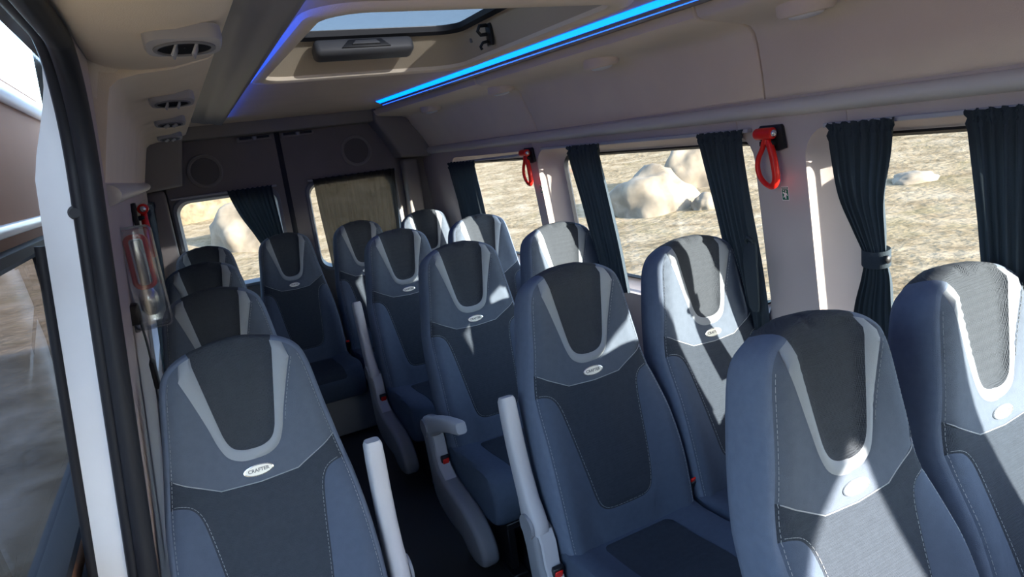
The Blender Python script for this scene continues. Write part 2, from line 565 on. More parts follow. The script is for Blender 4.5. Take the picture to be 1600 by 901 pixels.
# speakers
def speaker(x, z, label):
    t = thing('speaker', label, 'speaker', (x, YR - 0.03, z), 'round speakers above the rear windows')
    R_ = 0.1
    def ring(r, y):
        return [(r * math.cos(2 * math.pi * i / 40), y, r * math.sin(2 * math.pi * i / 40)) for i in range(40)]
    loft('bezel', [ring(R_, 0), ring(R_, -.008), ring(.094, -.014), ring(.084, -.012), ring(.078, -.006)], 'rearlight', t)
    loft('trim_ring', [ring(.088, -.0125), ring(.0865, -.0165), ring(.085, -.0125)], 'rearlight', t)
    loft('grille', [ring(.080, -.004), ring(.05, -.009), ring(.02, -.0105), ring(.003, -.011)], 'mesh', t, cap1=True)
speaker(-0.516, 1.540, 'round speaker over the left rear window')
speaker(0.392, 1.553, 'round speaker over the curtained right rear window')
# catches on top of rear doors
def catch(x, label):
    t = thing('door_catch', label, 'latch', (x, YR - 0.035, 1.698), 'grey catches above the rear doors')
    extr('frame', [(-.1, -.017), (.1, -.012), (.1, .012), (-.1, .012)], lambda a, b, d: (a, d, b), -.014, .0, 'rearlight', t, .003)
    for dx in (-.05, .05):
        box('slot', (dx, -.013, .003), (.072, .008, .014), 'black', t, .002)
    box('clip', (0.0, -.018, .0), (.018, .014, .02), 'grey', t, .003)
catch(-0.21, 'grey slotted catch left of the rear door joint')
catch(0.045, 'grey slotted catch right of the rear door joint')

# ------------------------------------------------------------------ LED strips and channels
def led(name, sgn, label):
    t = thing(name, label, 'light strip', (0, 0, ZC), 'blue light strips along the ceiling')
    ys = (YF + .05, 0.0, 1.4, 2.5, 3.62 if sgn > 0 else 3.78)
    def xx(y, x):
        return sgn * x + (-.037 * (y - 1.4) if sgn > 0 else .019 * (y - 1.4))
    ch = [(.455, .0), (.459, -.030), (.462, -.036), (.468, -.038), (.475, -.036), (.50, -.028), (.52, -.024), (.54, -.024), (.555, -.020), (.572, -.014), (.60, -.010), (.60, .0)] if sgn < 0 else [(.455, .0), (.463, -.006), (.468, -.018), (.475, -.022), (.500, -.022), (.512, -.018), (.52, -.020), (.555, -.016), (.572, -.012), (.60, -.010), (.60, .0)]
    loft('channel', [[(xx(y, a), y, b) for a, b in ch] for y in ys], 'ledtrim', t, closed=False, cap0=False)
    mt = 'led' if sgn > 0 else 'led2'
    s1 = [(.444, -.0015), (.447, -.004), (.4665, -.0135), (.469, -.012)] if sgn > 0 else [(.4535, -.006), (.4525, -.007), (.4545, -.022), (.4565, -.021)]
    loft('diffuser', [[(xx(y, a), y, b) for a, b in s1] for y in ys], mt, t, cap0=True, cap1=True)
    s2 = [(.4785, -.0225), (.4785, -.0238), (.482, -.0238), (.482, -.0225)] if sgn > 0 else [(.446, -.0005), (.446, -.0022), (.4485, -.0022), (.4485, -.0005)]
    loft('edge_light', [[(xx(y, a), y, b) for a, b in s2] for y in ys], 'led2', t, cap0=True, cap1=True)
    return t
led('led_strip', 1, 'bright blue LED strip on the right of the roof hatch')
led('led_strip', -1, 'narrow blue LED strip along the left ceiling edge')

# ------------------------------------------------------------------ roof hatch
ht = thing('roof_hatch', 'tinted roof hatch with moulded frame in the ceiling', 'roof hatch', (0, 1.9, ZC))
def HL(lp, z):
    return [(x, y - 1.9, z) for x, y in lp]
h1 = rr(-0.375, 1.37, 0.335, 2.405, 0.09)
h2 = rr(-0.31, 1.41, 0.31, 2.30, 0.08)
h3 = rr(-0.285, 1.43, 0.285, 2.275, 0.07)
loft('frame', [HL(rr(-.425, 1.315, .385, 2.455, .11), .0), HL(rr(-.417, 1.325, .377, 2.445, .105), -.009), HL(rr(-.385, 1.36, .345, 2.415, .095), -.011), HL(h1, -.004), HL(h1, .012)], 'cove', ht)
loft('shaft', [HL(h1, .008), HL(h2, .107)], 'hatchfab', ht)
loft('seal', [HL(h2, .103), HL(rr(-.30, 1.415, .30, 2.29, .075), .097), HL(h3, .107), HL(h3, .125)], 'rubber', ht)
loft('pane', [HL(rr(-.31, 1.40, .31, 2.30, .08), .123), HL(rr(-.31, 1.40, .31, 2.30, .08), .131)], 'hglass', ht, cap0=True, cap1=True, smooth=False)
hb = box('latch_housing', (-0.045, 0.395, 0.066), (0.34, 0.07, 0.055), 'hatchgrey', ht, 0.018, (math.radians(-18), 0, 0), 4)
extr('recess', [(-.085, -.012), (.085, -.012), (.055, .016), (-.055, .016)], lambda a, b, d: (a, d, b), -.04, -.02, 'black', hb, .003)
extr('pull', [(-.05, -.004), (.05, -.004), (.035, .01), (-.035, .01)], lambda a, b, d: (a, d, b), -.046, -.036, 'hatchgrey', hb, .003)
hk = thing('hatch_hook', 'black hook bracket on the right side of the roof hatch', 'hook', (0.30, 2.06, ZC + 0.052))
box('plate', (0.014, 0, 0), (0.012, 0.035, 0.07), 'black', hk, 0.003)
tube('hook', [(0.006, 0, .03), (-.02, 0, .028), (-.028, 0, .012), (-.018, 0, 0.0), (0.004, 0, .002)], 0.006, 'black', hk)
tube('lower_hook', [(0.006, 0, -.02), (-.014, 0, -.024), (-.024, 0, -.036), (-.02, 0, -.046)], 0.005, 'black', hk)
tag(tube('screw', [(0.3235, 2.22, 1.853), (0.3175, 2.22, 1.852)], 0.008, 'greyd', None, 10), 'small grey screw head in the roof hatch shaft', 'screw')

# ------------------------------------------------------------------ vents (left) and reading lights (right)
def vent(x, y, z, label, sc, opened):
    t = thing('air_vent', label, 'air vent', (x, y, z), 'air vents in the left ceiling cove')
    t.scale = (sc, sc, sc)
    t.rotation_euler = (math.radians(-14), 0, 0)
    o0 = rr(-.085, -.05, .085, .05, .03)
    def sl_(k, zz, dx=0):
        return [(a * k, b * k, zz) for a, b in o0]
    loft('housing', [sl_(1.0, .012), sl_(1.0, -.012), sl_(.94, -.022), sl_(.80, -.024)], 'grey', t, cap1=True)
    def el(rx, ry, zz):
        return [(rx * math.cos(2 * math.pi * i / 32), ry * math.sin(2 * math.pi * i / 32), zz) for i in range(32)]
    loft('ring', [el(.068, .039, -.023), el(.068, .039, -.028), el(.06, .034, -.029), el(.058, .032, -.0245)], 'greyd', t)
    loft('throat', [el(.058, .033, -.0255), el(.05, .028, -.0245), el(.002, .001, -.0243)], 'black', t)
    for dx in (-.022, .022):
        b = box('vane', (dx, -.004, -.033), (.005, .05, .03), 'grey', t, .0015)
        b.rotation_euler = (math.radians(12), math.radians(30 if opened else 65), 0)
vent(-0.652, 1.225, 1.722, 'nearest and largest air vent with open vanes above the side door', .68, True)
vent(-0.665, 2.06, 1.722, 'second air vent from the side door with small open vanes', .66, True)
vent(-0.668, 2.80, 1.722, 'third air vent from the side door, flat and closed', .62, False)
vent(-0.668, 3.70, 1.722, 'farthest air vent in the left cove beside the rear doors', .66, False)

def lamp(x, y, z, label):
    t = thing('reading_light', label, 'reading light', (x, y, z), 'round reading lights in the right cove')
    t.rotation_euler = (0, math.radians(-6), 0)
    def el(r, zz, k=1.0):
        return [(r * math.cos(2 * math.pi * i / 32) * .75, r * math.sin(2 * math.pi * i / 32), zz) for i in range(32)]
    loft('bezel', [el(.075, .015), el(.075, -.012), el(.068, -.020), el(.05, -.022)], 'cove', t)
    loft('groove', [el(.05, -.0215), el(.047, -.018)], 'greyd', t)
    loft('lens', [el(.047, -.018), el(.043, -.026), el(.03, -.030), el(.003, -.032)], 'white', t, cap1=True)
lamp(0.742, 1.185, 1.729, 'nearest reading light in the cove above the first window')
lamp(0.718, 2.02, 1.729, 'second reading light, above the second side window')
lamp(0.695, 2.775, 1.729, 'third reading light, over the pillar with the far hammer')
lamp(0.672, 3.62, 1.729, 'farthest reading light, nearest the rear doors')

# ------------------------------------------------------------------ seats
REC = math.radians(16)
DN = Vector((0, -math.sin(REC), -math.cos(REC)))
NN = Vector((0, -math.cos(REC), math.sin(REC)))
ZT = 1.135
SEATLEN = 0.80
HALF = [(0, .012), (.03, .0138), (.058, .020), (.088, .028), (.117, .042), (.138, .063), (.150, .098), (.158, .145), (.167, .205), (.181, .285), (.197, .38), (.207, .5), (.211, .62), (.209, .74), (.204, .80)]
RIGHT = [(p.x, p.y) for p in crom([Vector((a, b, 0)) for a, b in HALF], 3)]
OUT = RIGHT + [(-a, b) for a, b in RIGHT[::-1][:-1]]         # apex .. right bottom .. left bottom .. up
def fw(w):
    for (a, b), (c, d) in zip(RIGHT, RIGHT[1:]):
        if b <= w <= d:
            return a + (c - a) * (w - b) / max(1e-6, d - b)
    return RIGHT[-1][0] if w > .8 else .001
def sym(pts, sub=4):
    h = [(p.x, p.y) for p in crom([Vector((a, b, 0)) for a, b in pts], sub)]
    return h
def mirror_closed(h):     # h goes from top-right to bottom centre
    return h + [(-a, b) for a, b in h[::-1] if a > 1e-4]
def out_w(u):
    for (a, b), (c, d) in zip(RIGHT, RIGHT[1:]):
        if a <= u <= c:
            return b + (d - b) * (u - a) / max(1e-6, c - a)
U1 = .086
ins = [(U1, out_w(U1))] + sym([(U1, .048), (.074, .12), (.062, .19), (.054, .228), (.042, .250), (.022, .2605), (0, .2625)])
TOPC = [p for p in RIGHT if p[0] < U1 - .001]
TOPC = [(-a, b) for a, b in TOPC[::-1]] + TOPC[1:]
INS = mirror_closed(ins)
INSF = INS + TOPC
bo = sym([(.122, .0668), (.104, .12), (.083, .19), (.071, .236), (.056, .268), (.03, .284), (0, .287)])
bo[0] = (fw(.0668) - .0005, .0668)
bo = [(.112, out_w(.112))] + bo[1:]
BAND = mirror_closed(bo)
TOPB = [p for p in RIGHT if p[0] < .111]
BANDF = BAND + [(-a, b) for a, b in TOPB[::-1]] + TOPB[1:]
Vl = [(fw(.282), .282), (.15, .302), (.085, .336), (.0, .341), (-.085, .336), (-.15, .302), (-fw(.282), .282)]
ce = sym([(fw(.345), .345), (.172, .346), (.15, .357), (.135, .385), (.124, .45), (.108, .58), (.096, .655), (.082, .683), (.055, .695), (0, .697)])
CEN = mirror_closed(ce)
def dist_poly(p, pl):
    best = 9
    x, y = p
    for (a, b), (c, d) in zip(pl, pl[1:]):
        dx, dy = c - a, d - b
        L = dx * dx + dy * dy
        t = 0 if L < 1e-12 else max(0, min(1, ((x - a) * dx + (y - b) * dy) / L))
        q = math.hypot(x - a - t * dx, y - b - t * dy)
        if q < best:
            best = q
    return best
SEAMS = [INS, BAND, Vl, CEN]
def region(p):
    if inpoly(p, INSF):
        return 'insert'
    if inpoly(p, BANDF):
        return 'band'
    x, wv = p
    # above V line?
    for (a, b), (c, d) in zip(Vl, Vl[1:]):
        if c <= x <= a:
            if wv < b + (d - b) * (x - a) / (c - a):
                return 'slate'
            break
    else:
        if wv < .282:
            return 'slate'
    if wv < .346 or inpoly(p, CEN):
        if inpoly(p, CEN) or wv < .36:
            return 'dark'
    return 'bolster'
def hgt(u, wv):
    f = fw(min(max(wv, .0125), .8))
    s = abs(u) / max(f, .03)
    h = .030 * sm(s, .5, 1.0) * sm(wv, .30, .5)
    h += .010 * sm(s, .45, .9) * (1 - sm(wv, .22, .36))
    h += .018 * math.exp(-((wv - .60) / .16) ** 2)
    h += .030 * (1 - sm(wv, .02, .34))
    d = dist_poly((u, wv), OUT)
    if wv < .77 and d < .028:
        h -= .014 * (1 - d / .028) ** 2
    if wv < .06:
        h -= .012 * (1 - wv / .06)
    if inpoly((u, wv), INSF):
        h -= .010 * min(1, dist_poly((u, wv), INS) / .012)
    elif inpoly((u, wv), BANDF):
        h += .003
    ds = min(dist_poly((u, wv), q) for q in SEAMS)
    h -= .0026 * math.exp(-(ds / .0035) ** 2)
    return h
def P3(u, wv, h):
    return Vector((u, 0, ZT)) + DN * wv + NN * h

def build_back():
    extra = []
    st = .0165
    wv = .03
    r = 0
    while wv < .79:
        f = fw(wv) - .008
        n = max(1, int(2 * f / st))
        for i in range(n + 1):
            p = (-f + 2 * f * i / n + (st * .2 if r % 2 else 0), wv)
            if abs(p[0]) < f and min(dist_poly(p, q) for q in SEAMS) > .009:
                extra.append(p)
        wv += st
        r += 1
    for q in SEAMS:
        for (a, b), (c, d) in zip(q, q[1:]):
            L = math.hypot(c - a, d - b)
            if L < .002:
                continue
            nx, ny = -(d - b) / L, (c - a) / L
            for s in (-.0055, .0055):
                p = ((a + c) / 2 + nx * s, (b + d) / 2 + ny * s)
                if abs(p[0]) < fw(max(.0125, min(.8, p[1]))) - .004 and .02 < p[1] < .79 and min(dist_poly(p, k) for k in SEAMS) > .0045:
                    extra.append(p)
    vs, fs = cdt([(True, OUT)] + [(False, q) for q in SEAMS], extra)
    pos = [P3(p.x, p.y, hgt(p.x, p.y)) for p in vs]
    reg = {}
    for f in fs:
        c = (sum(vs[i].x for i in f) / 3, sum(vs[i].y for i in f) / 3)
        if not inpoly(c, OUT):
            continue
        reg.setdefault(region(c), []).append(tuple(f))
    # rim loft
    n = len(OUT)
    prof = [(0, 0), (.005, -.003), (.010, -.012), (.014, -.03), (.015, -.06), (.012, -.09), (.002, -.112), (-.012, -.120)]
    rim = []
    for i, (u, wv) in enumerate(OUT):
        a, b = OUT[i - 1], OUT[(i + 1) % n]
        tx, ty = b[0] - a[0], b[1] - a[1]
        L = math.hypot(tx, ty)
        nx, ny = ty / L, -tx / L
        if wv > .795:
            nx, ny = (1 if u > 0 else -1) if abs(u) > .2 else 0, 0
        h0 = hgt(u, wv)
        k = 1.0
        if wv > .795 and abs(u) < .2:
            k = 0.1
        ring = []
        for o, d in prof:
            dk = d * (.75 + .25 * sm(wv, .0, .25))
            ring.append(P3(u + nx * o, wv + ny * o, h0 + dk - (h0 * .6 if d < -.08 else 0)))
        rim.append(ring)
    sv, sf, iv, if_ = [], [], [], []
    for i in range(n):
        j = (i + 1) % n
        um, wm = (OUT[i][0] + OUT[j][0]) / 2, (OUT[i][1] + OUT[j][1]) / 2
        top = abs(um) < U1 and wm < .1
        V_, F_ = (iv, if_) if top else (sv, sf)
        s = len(V_)
        V_ += rim[i] + rim[j]
        m = len(prof)
        for k in range(m - 1):
            F_.append((s + k, s + k + 1, s + m + k + 1, s + m + k))
    back = [r_[-1] for r_ in rim]
    bn = list(range(len(back)))
    return pos, reg, (sv, sf), (iv, if_), back

def merged(name, v, f, material, flip_out=True, angle=55):
    bm = bmesh.new()
    vv = [bm.verts.new(p) for p in v]
    for q in f:
        try:
            bm.faces.new([vv[i] for i in q])
        except ValueError:
            pass
    bmesh.ops.delete(bm, geom=[x for x in bm.verts if not x.link_faces], context='VERTS')
    bmesh.ops.remove_doubles(bm, verts=bm.verts[:], dist=1e-5)
    bmesh.ops.recalc_face_normals(bm, faces=bm.faces[:])
    me = bpy.data.meshes.new(name)
    bm.to_mesh(me)
    bm.free()
    me.shade_smooth()
    me.set_sharp_from_angle(angle=math.radians(angle))
    me.materials.append(M[material])
    return me

pos, reg, side_g, cap_g, back_loop = build_back()
ME = {}
off = len(pos)
ME['head_insert'] = merged('head_insert', pos + cap_g[0], reg['insert'] + [tuple(i + off for i in q) for q in cap_g[1]], 'insert')
ME['head_band'] = merged('head_band', pos, reg['band'], 'band')
ME['upper_panel'] = merged('upper_panel', pos, reg['slate'], 'slate')
ME['centre_panel'] = merged('centre_panel', pos, reg['dark'], 'dark')
ME['bolster'] = merged('bolster', pos, reg['bolster'], 'bolster')
ME['side_panel'] = merged('side_panel', side_g[0], side_g[1], 'side')
ME['back_shell'] = merged('back_shell', back_loop, [tuple(range(len(back_loop)))], 'greyd')

# stitching: dashes just beside the seams, plus a piping thread on the V seam
def stitches():
    bm = bmesh.new()
    def dash(pl, offs, dl=.0055, gap=.0035, r=.0006, skip=lambda p: False):
        cur = 0.0
        segs = []
        for (a, b), (c, d) in zip(pl, pl[1:]):
            L = math.hypot(c - a, d - b)
            t = 0.0
            while t < L:
                u0 = (a + (c - a) * t / L, b + (d - b) * t / L)
                t1 = min(L, t + dl)
                u1 = (a + (c - a) * t1 / L, b + (d - b) * t1 / L)
                nx, ny = -(d - b) / L * offs, (c - a) / L * offs
                if not skip(u0):
                    pts = []
                    for uu, ww in (u0, u1):
                        pts.append(P3(uu + nx, ww + ny, hgt(uu + nx, ww + ny) + .0006))
                    if (pts[0] - pts[1]).length > .001:
                        tube_bm(bm, pts, r, 3)
                t += dl + gap
    h = len(CEN) // 2 + 1
    dash(CEN[:h], .005, skip=lambda p: p[1] < .345)
    dash(CEN[h - 1:], .005, skip=lambda p: p[1] < .345)
    rs = [p for p in RIGHT if .07 < p[1] < .78]
    dash([(a - .004, b) for a, b in rs], 0)
    dash([(-a + .004, b) for a, b in rs], 0)
    bo2 = [p for p in BAND if p[1] > .07]
    hh = [p for p in bo2 if p[0] >= 0]
    dash([p for p in hh if p[1] < .22], -.0045)
    bmesh.ops.recalc_face_normals(bm, faces=bm.faces[:])
    me = bpy.data.meshes.new('stitching')
    bm.to_mesh(me)
    bm.free()
    me.materials.append(M['stitch'])
    return me
ME['stitching'] = stitches()
def piping():
    bm = bmesh.new()
    pts = []
    for (a, b), (c, d) in zip(Vl, Vl[1:]):
        for k in range(5):
            u, wv = a + (c - a) * k / 5, b + (d - b) * k / 5
            pts.append(P3(u, wv, hgt(u, wv) + .0012))
    tube_bm(bm, pts, .0013, 5)
    me = bpy.data.meshes.new('seam_piping')
    bm.to_mesh(me)
    bm.free()
    me.materials.append(M['stitch'])
    me.shade_smooth()
    return me
ME['seam_piping'] = piping()
# emblem
EH = hgt(0, .315) + .001
def emb_ring(rx, ry, h):
    return [P3(rx * math.cos(2 * math.pi * i / 28), .3135 + ry * math.sin(2 * math.pi * i / 28), EH + h) for i in range(28)]
def emb_mesh(name, rings, material, cap):
    o = loft(name, rings, material, None, cap1=cap)
    me = o.data
    bpy.data.objects.remove(o)
    bm = bmesh.new(); bm.from_mesh(me)
    bmesh.ops.recalc_face_normals(bm, faces=bm.faces[:])
    bm.to_mesh(me); bm.free()
    return me
ME['emblem_rim'] = emb_mesh('emblem_rim', [emb_ring(.0335, .0135, 0), emb_ring(.033, .013, .003), emb_ring(.0305, .0113, .0036), emb_ring(.0298, .0106, .0025)], 'chrome', False)
ME['emblem'] = emb_mesh('emblem', [emb_ring(.030, .0108, .0), emb_ring(.0298, .0106, .0026)], 'emb', True)
fc = bpy.data.curves.new('letters', 'FONT')
fc.body = 'CRAFTER'
fc.size = .0112
fc.align_x = 'CENTER'
fc.align_y = 'CENTER'
fc.extrude = .0003
fc.offset = .00025
fo = bpy.data.objects.new('letters', fc)
COL.objects.link(fo)
dg = bpy.context.evaluated_depsgraph_get()
lm = bpy.data.meshes.new_from_object(fo.evaluated_get(dg))
bpy.data.objects.remove(fo)
lm.name = 'lettering'
# text plane: x -> X, y -> -DN, z -> NN
B = Matrix((Vector((1, 0, 0)), -DN, NN)).transposed().to_4x4()
B.translation = P3(0, .3135, EH + .0030)
lm.transform(B)
lm.materials.clear()
lm.materials.append(M['ink'])
ME['lettering'] = lm

# cushion
def cushion_mesh():
    nu, nv = 14, 18
    prof = []
    # y (relative), z along top from back to front and under
    path = [(-.155, .30), (-.15, .37), (-.17, .392), (-.25, .388), (-.35, .392), (-.45, .402), (-.52, .402), (-.562, .388), (-.585, .355), (-.588, .31), (-.575, .26), (-.54, .235), (-.35, .225), (-.155, .225)]
    P = [(p.x, p.y) for p in crom([Vector((a, b, 0)) for a, b in path], 3)]
    loops = []
    xs = [-.222, -.221, -.212, -.19, -.16, -.13, -.10, 0, .10, .13, .16, .19, .212, .221, .222]
    ins_ = [.03, .014, .004, 0, 0, 0, 0, 0, 0, 0, 0, 0, .004, .014, .03]
    cy, cz = -.37, .31
    for x, k in zip(xs, ins_):
        lp = []
        wing = .018 * sm(abs(x), .11, .18)
        for a, b in P:
            dy, dz = a - cy, b - cz
            L = math.hypot(dy, dz)
            a2, b2 = a - dy / L * k, b - dz / L * k
            if b2 > .36:
                b2 += wing * sm(b2, .36, .39)
            lp.append((x, a2, b2))
        loops.append(lp)
    o = loft('c', loops, 'bolster', None, closed=True, cap0=True, cap1=True)
    me = o.data
    bpy.data.objects.remove(o)
    bm = bmesh.new(); bm.from_mesh(me)
    bmesh.ops.recalc_face_normals(bm, faces=bm.faces[:])
    bm.to_mesh(me); bm.free()
    me.name = 'cushion'
    # centre panel
    loops = []
    Pc = [p for p in P if p[1] > .35 and p[0] < -.20]
    for x in (-.118, -.114, -.06, 0, .06, .114, .118):
        e = .0 if abs(x) > .116 else .0035
        loops.append([(x * (1 - .12 * (i in (0, len(Pc) - 1))), a, b + e if i not in (0, len(Pc) - 1) else b - .002) for i, (a, b) in enumerate(Pc)])
    o = loft('c2', loops, 'dark', None, closed=False)
    me2 = o.data
    bpy.data.objects.remove(o)
    me2.name = 'cushion_centre'
    return me, me2
ME['cushion'], ME['cushion_centre'] = cushion_mesh()

def mesh_of(o, name):
    me = o.data
    bpy.data.objects.remove(o)
    me.name = name
    return me
# pedestal: two legs, a cross tube and foot plates
def pedestal():
    bm = bmesh.new()
    for x in (-.15, .15):
        box_bm(bm, (x, -.36, .115), (.03, .30, .22))
        box_bm(bm, (x, -.36, .014), (.06, .38, .02))
    box_bm(bm, (0, -.24, .12), (.29, .03, .18))
    box_bm(bm, (0, -.37, .215), (.36, .36, .025))
    bevel_all(bm, .004, 1)
    return mesh_of(bm_obj('pedestal', bm, 'black'), 'pedestal')
ME['pedestal'] = pedestal()

# side cover on the aisle side (built for the left side, mirrored for the right)
COVER = [(-.085, .475), (-.10, .40), (-.112, .30), (-.125, .215), (-.17, .165), (-.27, .135), (-.38, .128), (-.415, .10), (-.48, .085), (-.545, .10), (-.565, .135), (-.55, .19), (-.49, .245), (-.41, .275), (-.33, .29), (-.26, .305), (-.205, .335), (-.185, .38), (-.178, .44), (-.165, .475)]
COVER = [(p.x, p.y) for p in crom([Vector((a, b, 0)) for a, b in COVER], 2, True)]
def cover(sgn):
    o = extr('x', COVER, lambda a, b, d: (sgn * d, a, b), .222, .290, 'greyd', None, .020, 4)
    return mesh_of(o, 'side_cover')
def plate(sgn):
    # front facing plate following the upper strip of the cover
    path = [(-.170, .470), (-.187, .44), (-.193, .38), (-.212, .335), (-.262, .306)]
    loops = []
    for d0 in (.232, .236, .276, .280):
        e = 0 if d0 in (.232, .280) else .005
        loops.append([(sgn * d0, a - e, b + e * .4) for a, b in path])
    return mesh_of(loft('x', loops, 'grey', None, closed=False), 'cover_plate')
def buckle(sgn):
    R_ = Matrix.Translation((sgn * .250, -.204, .352)) @ Matrix.Rotation(math.radians(20), 4, 'X')
    bm = bmesh.new()
    box_bm(bm, (0, 0, 0), (.034, .016, .056), R_)
    bevel_all(bm, .003, 1)
    a = mesh_of(bm_obj('b', bm, 'black'), 'buckle')
    bm = bmesh.new()
    box_bm(bm, (0, -.006, 0), (.024, .010, .040), R_)
    bevel_all(bm, .002, 1)
    b = mesh_of(bm_obj('b', bm, 'red'), 'buckle_button')
    return a, b
ARM = {}
def arm(sgn):
    # local: pivot at origin, arm runs along +z (raised)
    loops = []
    prof = [(-.04, .030, .022), (-.02, .042, .0245), (.0, .046, .0255), (.03, .042, .0255), (.07, .034, .024), (.14, .030, .023), (.22, .027, .023), (.30, .025, .023), (.345, .023, .022), (.355, .019, .018)]
    for z, hy, hx in prof:
        yo = .012 * math.sin(max(0, z) / .36 * math.pi)
        c = []
        for i in range(16):
            t = 2 * math.pi * i / 16
            cx = math.copysign(abs(math.cos(t)) ** .55, math.cos(t)) * hx
            cy = math.copysign(abs(math.sin(t)) ** .55, math.sin(t)) * hy
            c.append((cx, cy + yo, z))
        loops.append(c)
    a = mesh_of(loft('a', loops, 'grey', None, cap0=True, cap1=True), 'armrest')
    bm = bmesh.new()
    bmesh.ops.create_cone(bm, cap_ends=True, segments=28, radius1=.036, radius2=.034, depth=.008, matrix=Matrix.Translation((sgn * .028, 0, 0)) @ Matrix.Rotation(math.pi / 2 * sgn, 4, 'Y'))
    b = mesh_of(bm_obj('a', bm, 'greyd'), 'pivot_cap')
    return a, b
SIDE = {}
for s in (-1, 1):
    SIDE[s] = (cover(s), plate(s)) + buckle(s) + arm(s)

def put(name, me, parent, loc=None):
    o = bpy.data.objects.new(name, me)
    COL.objects.link(o)
    o.parent = parent
    if loc:
        o.location = loc
    return o

def seat(x, y, label, group, side=0, arm_deg=None, bench=False):
    t = thing('passenger_seat', label, 'seat', (x, y, 0.0), group)
    if bench:
        t.scale = (.925, 1, 1)
    for nm in ('upper_panel', 'head_insert', 'head_band', 'centre_panel', 'bolster', 'side_panel', 'back_shell', 'stitching', 'seam_piping', 'cushion', 'pedestal'):
        if bench and nm == 'pedestal':
            continue
        o = put(nm, ME[nm], t)
        if nm == 'cushion':
            put('cushion_centre', ME['cushion_centre'], o)
    e = put('emblem', ME['emblem'], t)
    put('emblem_rim', ME['emblem_rim'], e)
    put('lettering', ME['lettering'], e)
    if side:
        c = put('side_cover', SIDE[side][0], t)
        put('cover_plate', SIDE[side][1], c)
        b = put('buckle', SIDE[side][2], t)
        put('buckle_button', SIDE[side][3], b)['label'] = 'red seat belt release button'
    if arm_deg is not None:
        a = put('armrest', SIDE[side][4], t, (side * .262, -.135, .475))
        a.rotation_euler = (math.radians(arm_deg), 0, 0)
        put('pivot_cap', SIDE[side][5], a)
    return t

XA, XW, XL = 0.233, 0.690, -0.675
Y0, PT = 0.782, 0.82
G1, G2, G3 = 'paired seats along the right wall', 'single seats along the left wall', 'seats of the rear bench row'
seat(XA, Y0, 'largest grey fabric seat, front row right of the aisle, patterned headrest', G1, -1, None)
seat(XW, Y0, 'sunlit grey seat beside the nearest window, cut by the right picture edge', G1)
seat(XA, Y0 + PT, 'grey aisle seat with raised pale armrest and sun streak, second row on the right', G1, -1, -14)
seat(XW, Y0 + PT, 'striped-by-shadow grey window seat beside the near red hammer, second row', G1)
seat(XA, Y0 + 2 * PT, 'grey aisle seat with its armrest folded down and a red buckle, third row', G1, -1, 72)
seat(XW, Y0 + 2 * PT, 'fully sunlit grey window seat behind the second row, third row', G1)
seat(XA, Y0 + 3 * PT, 'grey aisle seat with raised armrest and red buckle, fourth row', G1, -1, -14)
seat(XW, Y0 + 3 * PT, 'grey window seat beside the far window, fourth row, half in sun', G1)
seat(XL, 1.635, 'nearest single grey seat on the left with a readable oval badge', G2, 1, -4)
seat(XL, 1.635 + PT, 'second single grey seat on the left, head showing behind the nearest one', G2, 1, None)
seat(XL, 1.635 + 2 * PT, 'third single grey seat on the left, mostly hidden by the two before it', G2, 1, None)
YB = 4.06
for i, lb in enumerate(('rear bench seat in the left corner under the left rear window', 'rear bench seat facing down the aisle, left of the rear door joint', 'rear bench seat in front of the sheer rear curtain', 'rear bench seat in the right corner, partly sunlit')):
    seat(-0.631 + .4366 * i, YB, lb, G3, bench=True)
# bench plinth under the rear row
tag(box('bench_plinth', (0.02, 3.74, 0.112), (1.74, 0.34, 0.216), 'greyd', None, .01), 'grey carpeted plinth under the rear bench seats', 'plinth')

def belt_buckle(x, y, label):
    t = thing('belt_buckle', label, 'seat belt buckle', (x, y, .40), 'seat belt buckles between the seats')
    box('housing', (0, 0, .03), (.028, .018, .055), 'black', t, .004, (math.radians(20), 0, math.radians(10)))
    box('release_button', (0, -.012, .058), (.020, .006, .014), 'red', t, .002, (math.radians(20), 0, math.radians(10)))
    tube('stalk', [(0, .02, -.07), (0, .012, -.02), (0, .004, .01)], .007, 'black', t, 8)
belt_buckle(.464, Y0 + PT - .20, 'black belt buckle between the two second row seats')
belt_buckle(.022, YB - .20, 'black belt buckle between the middle seats of the rear bench')

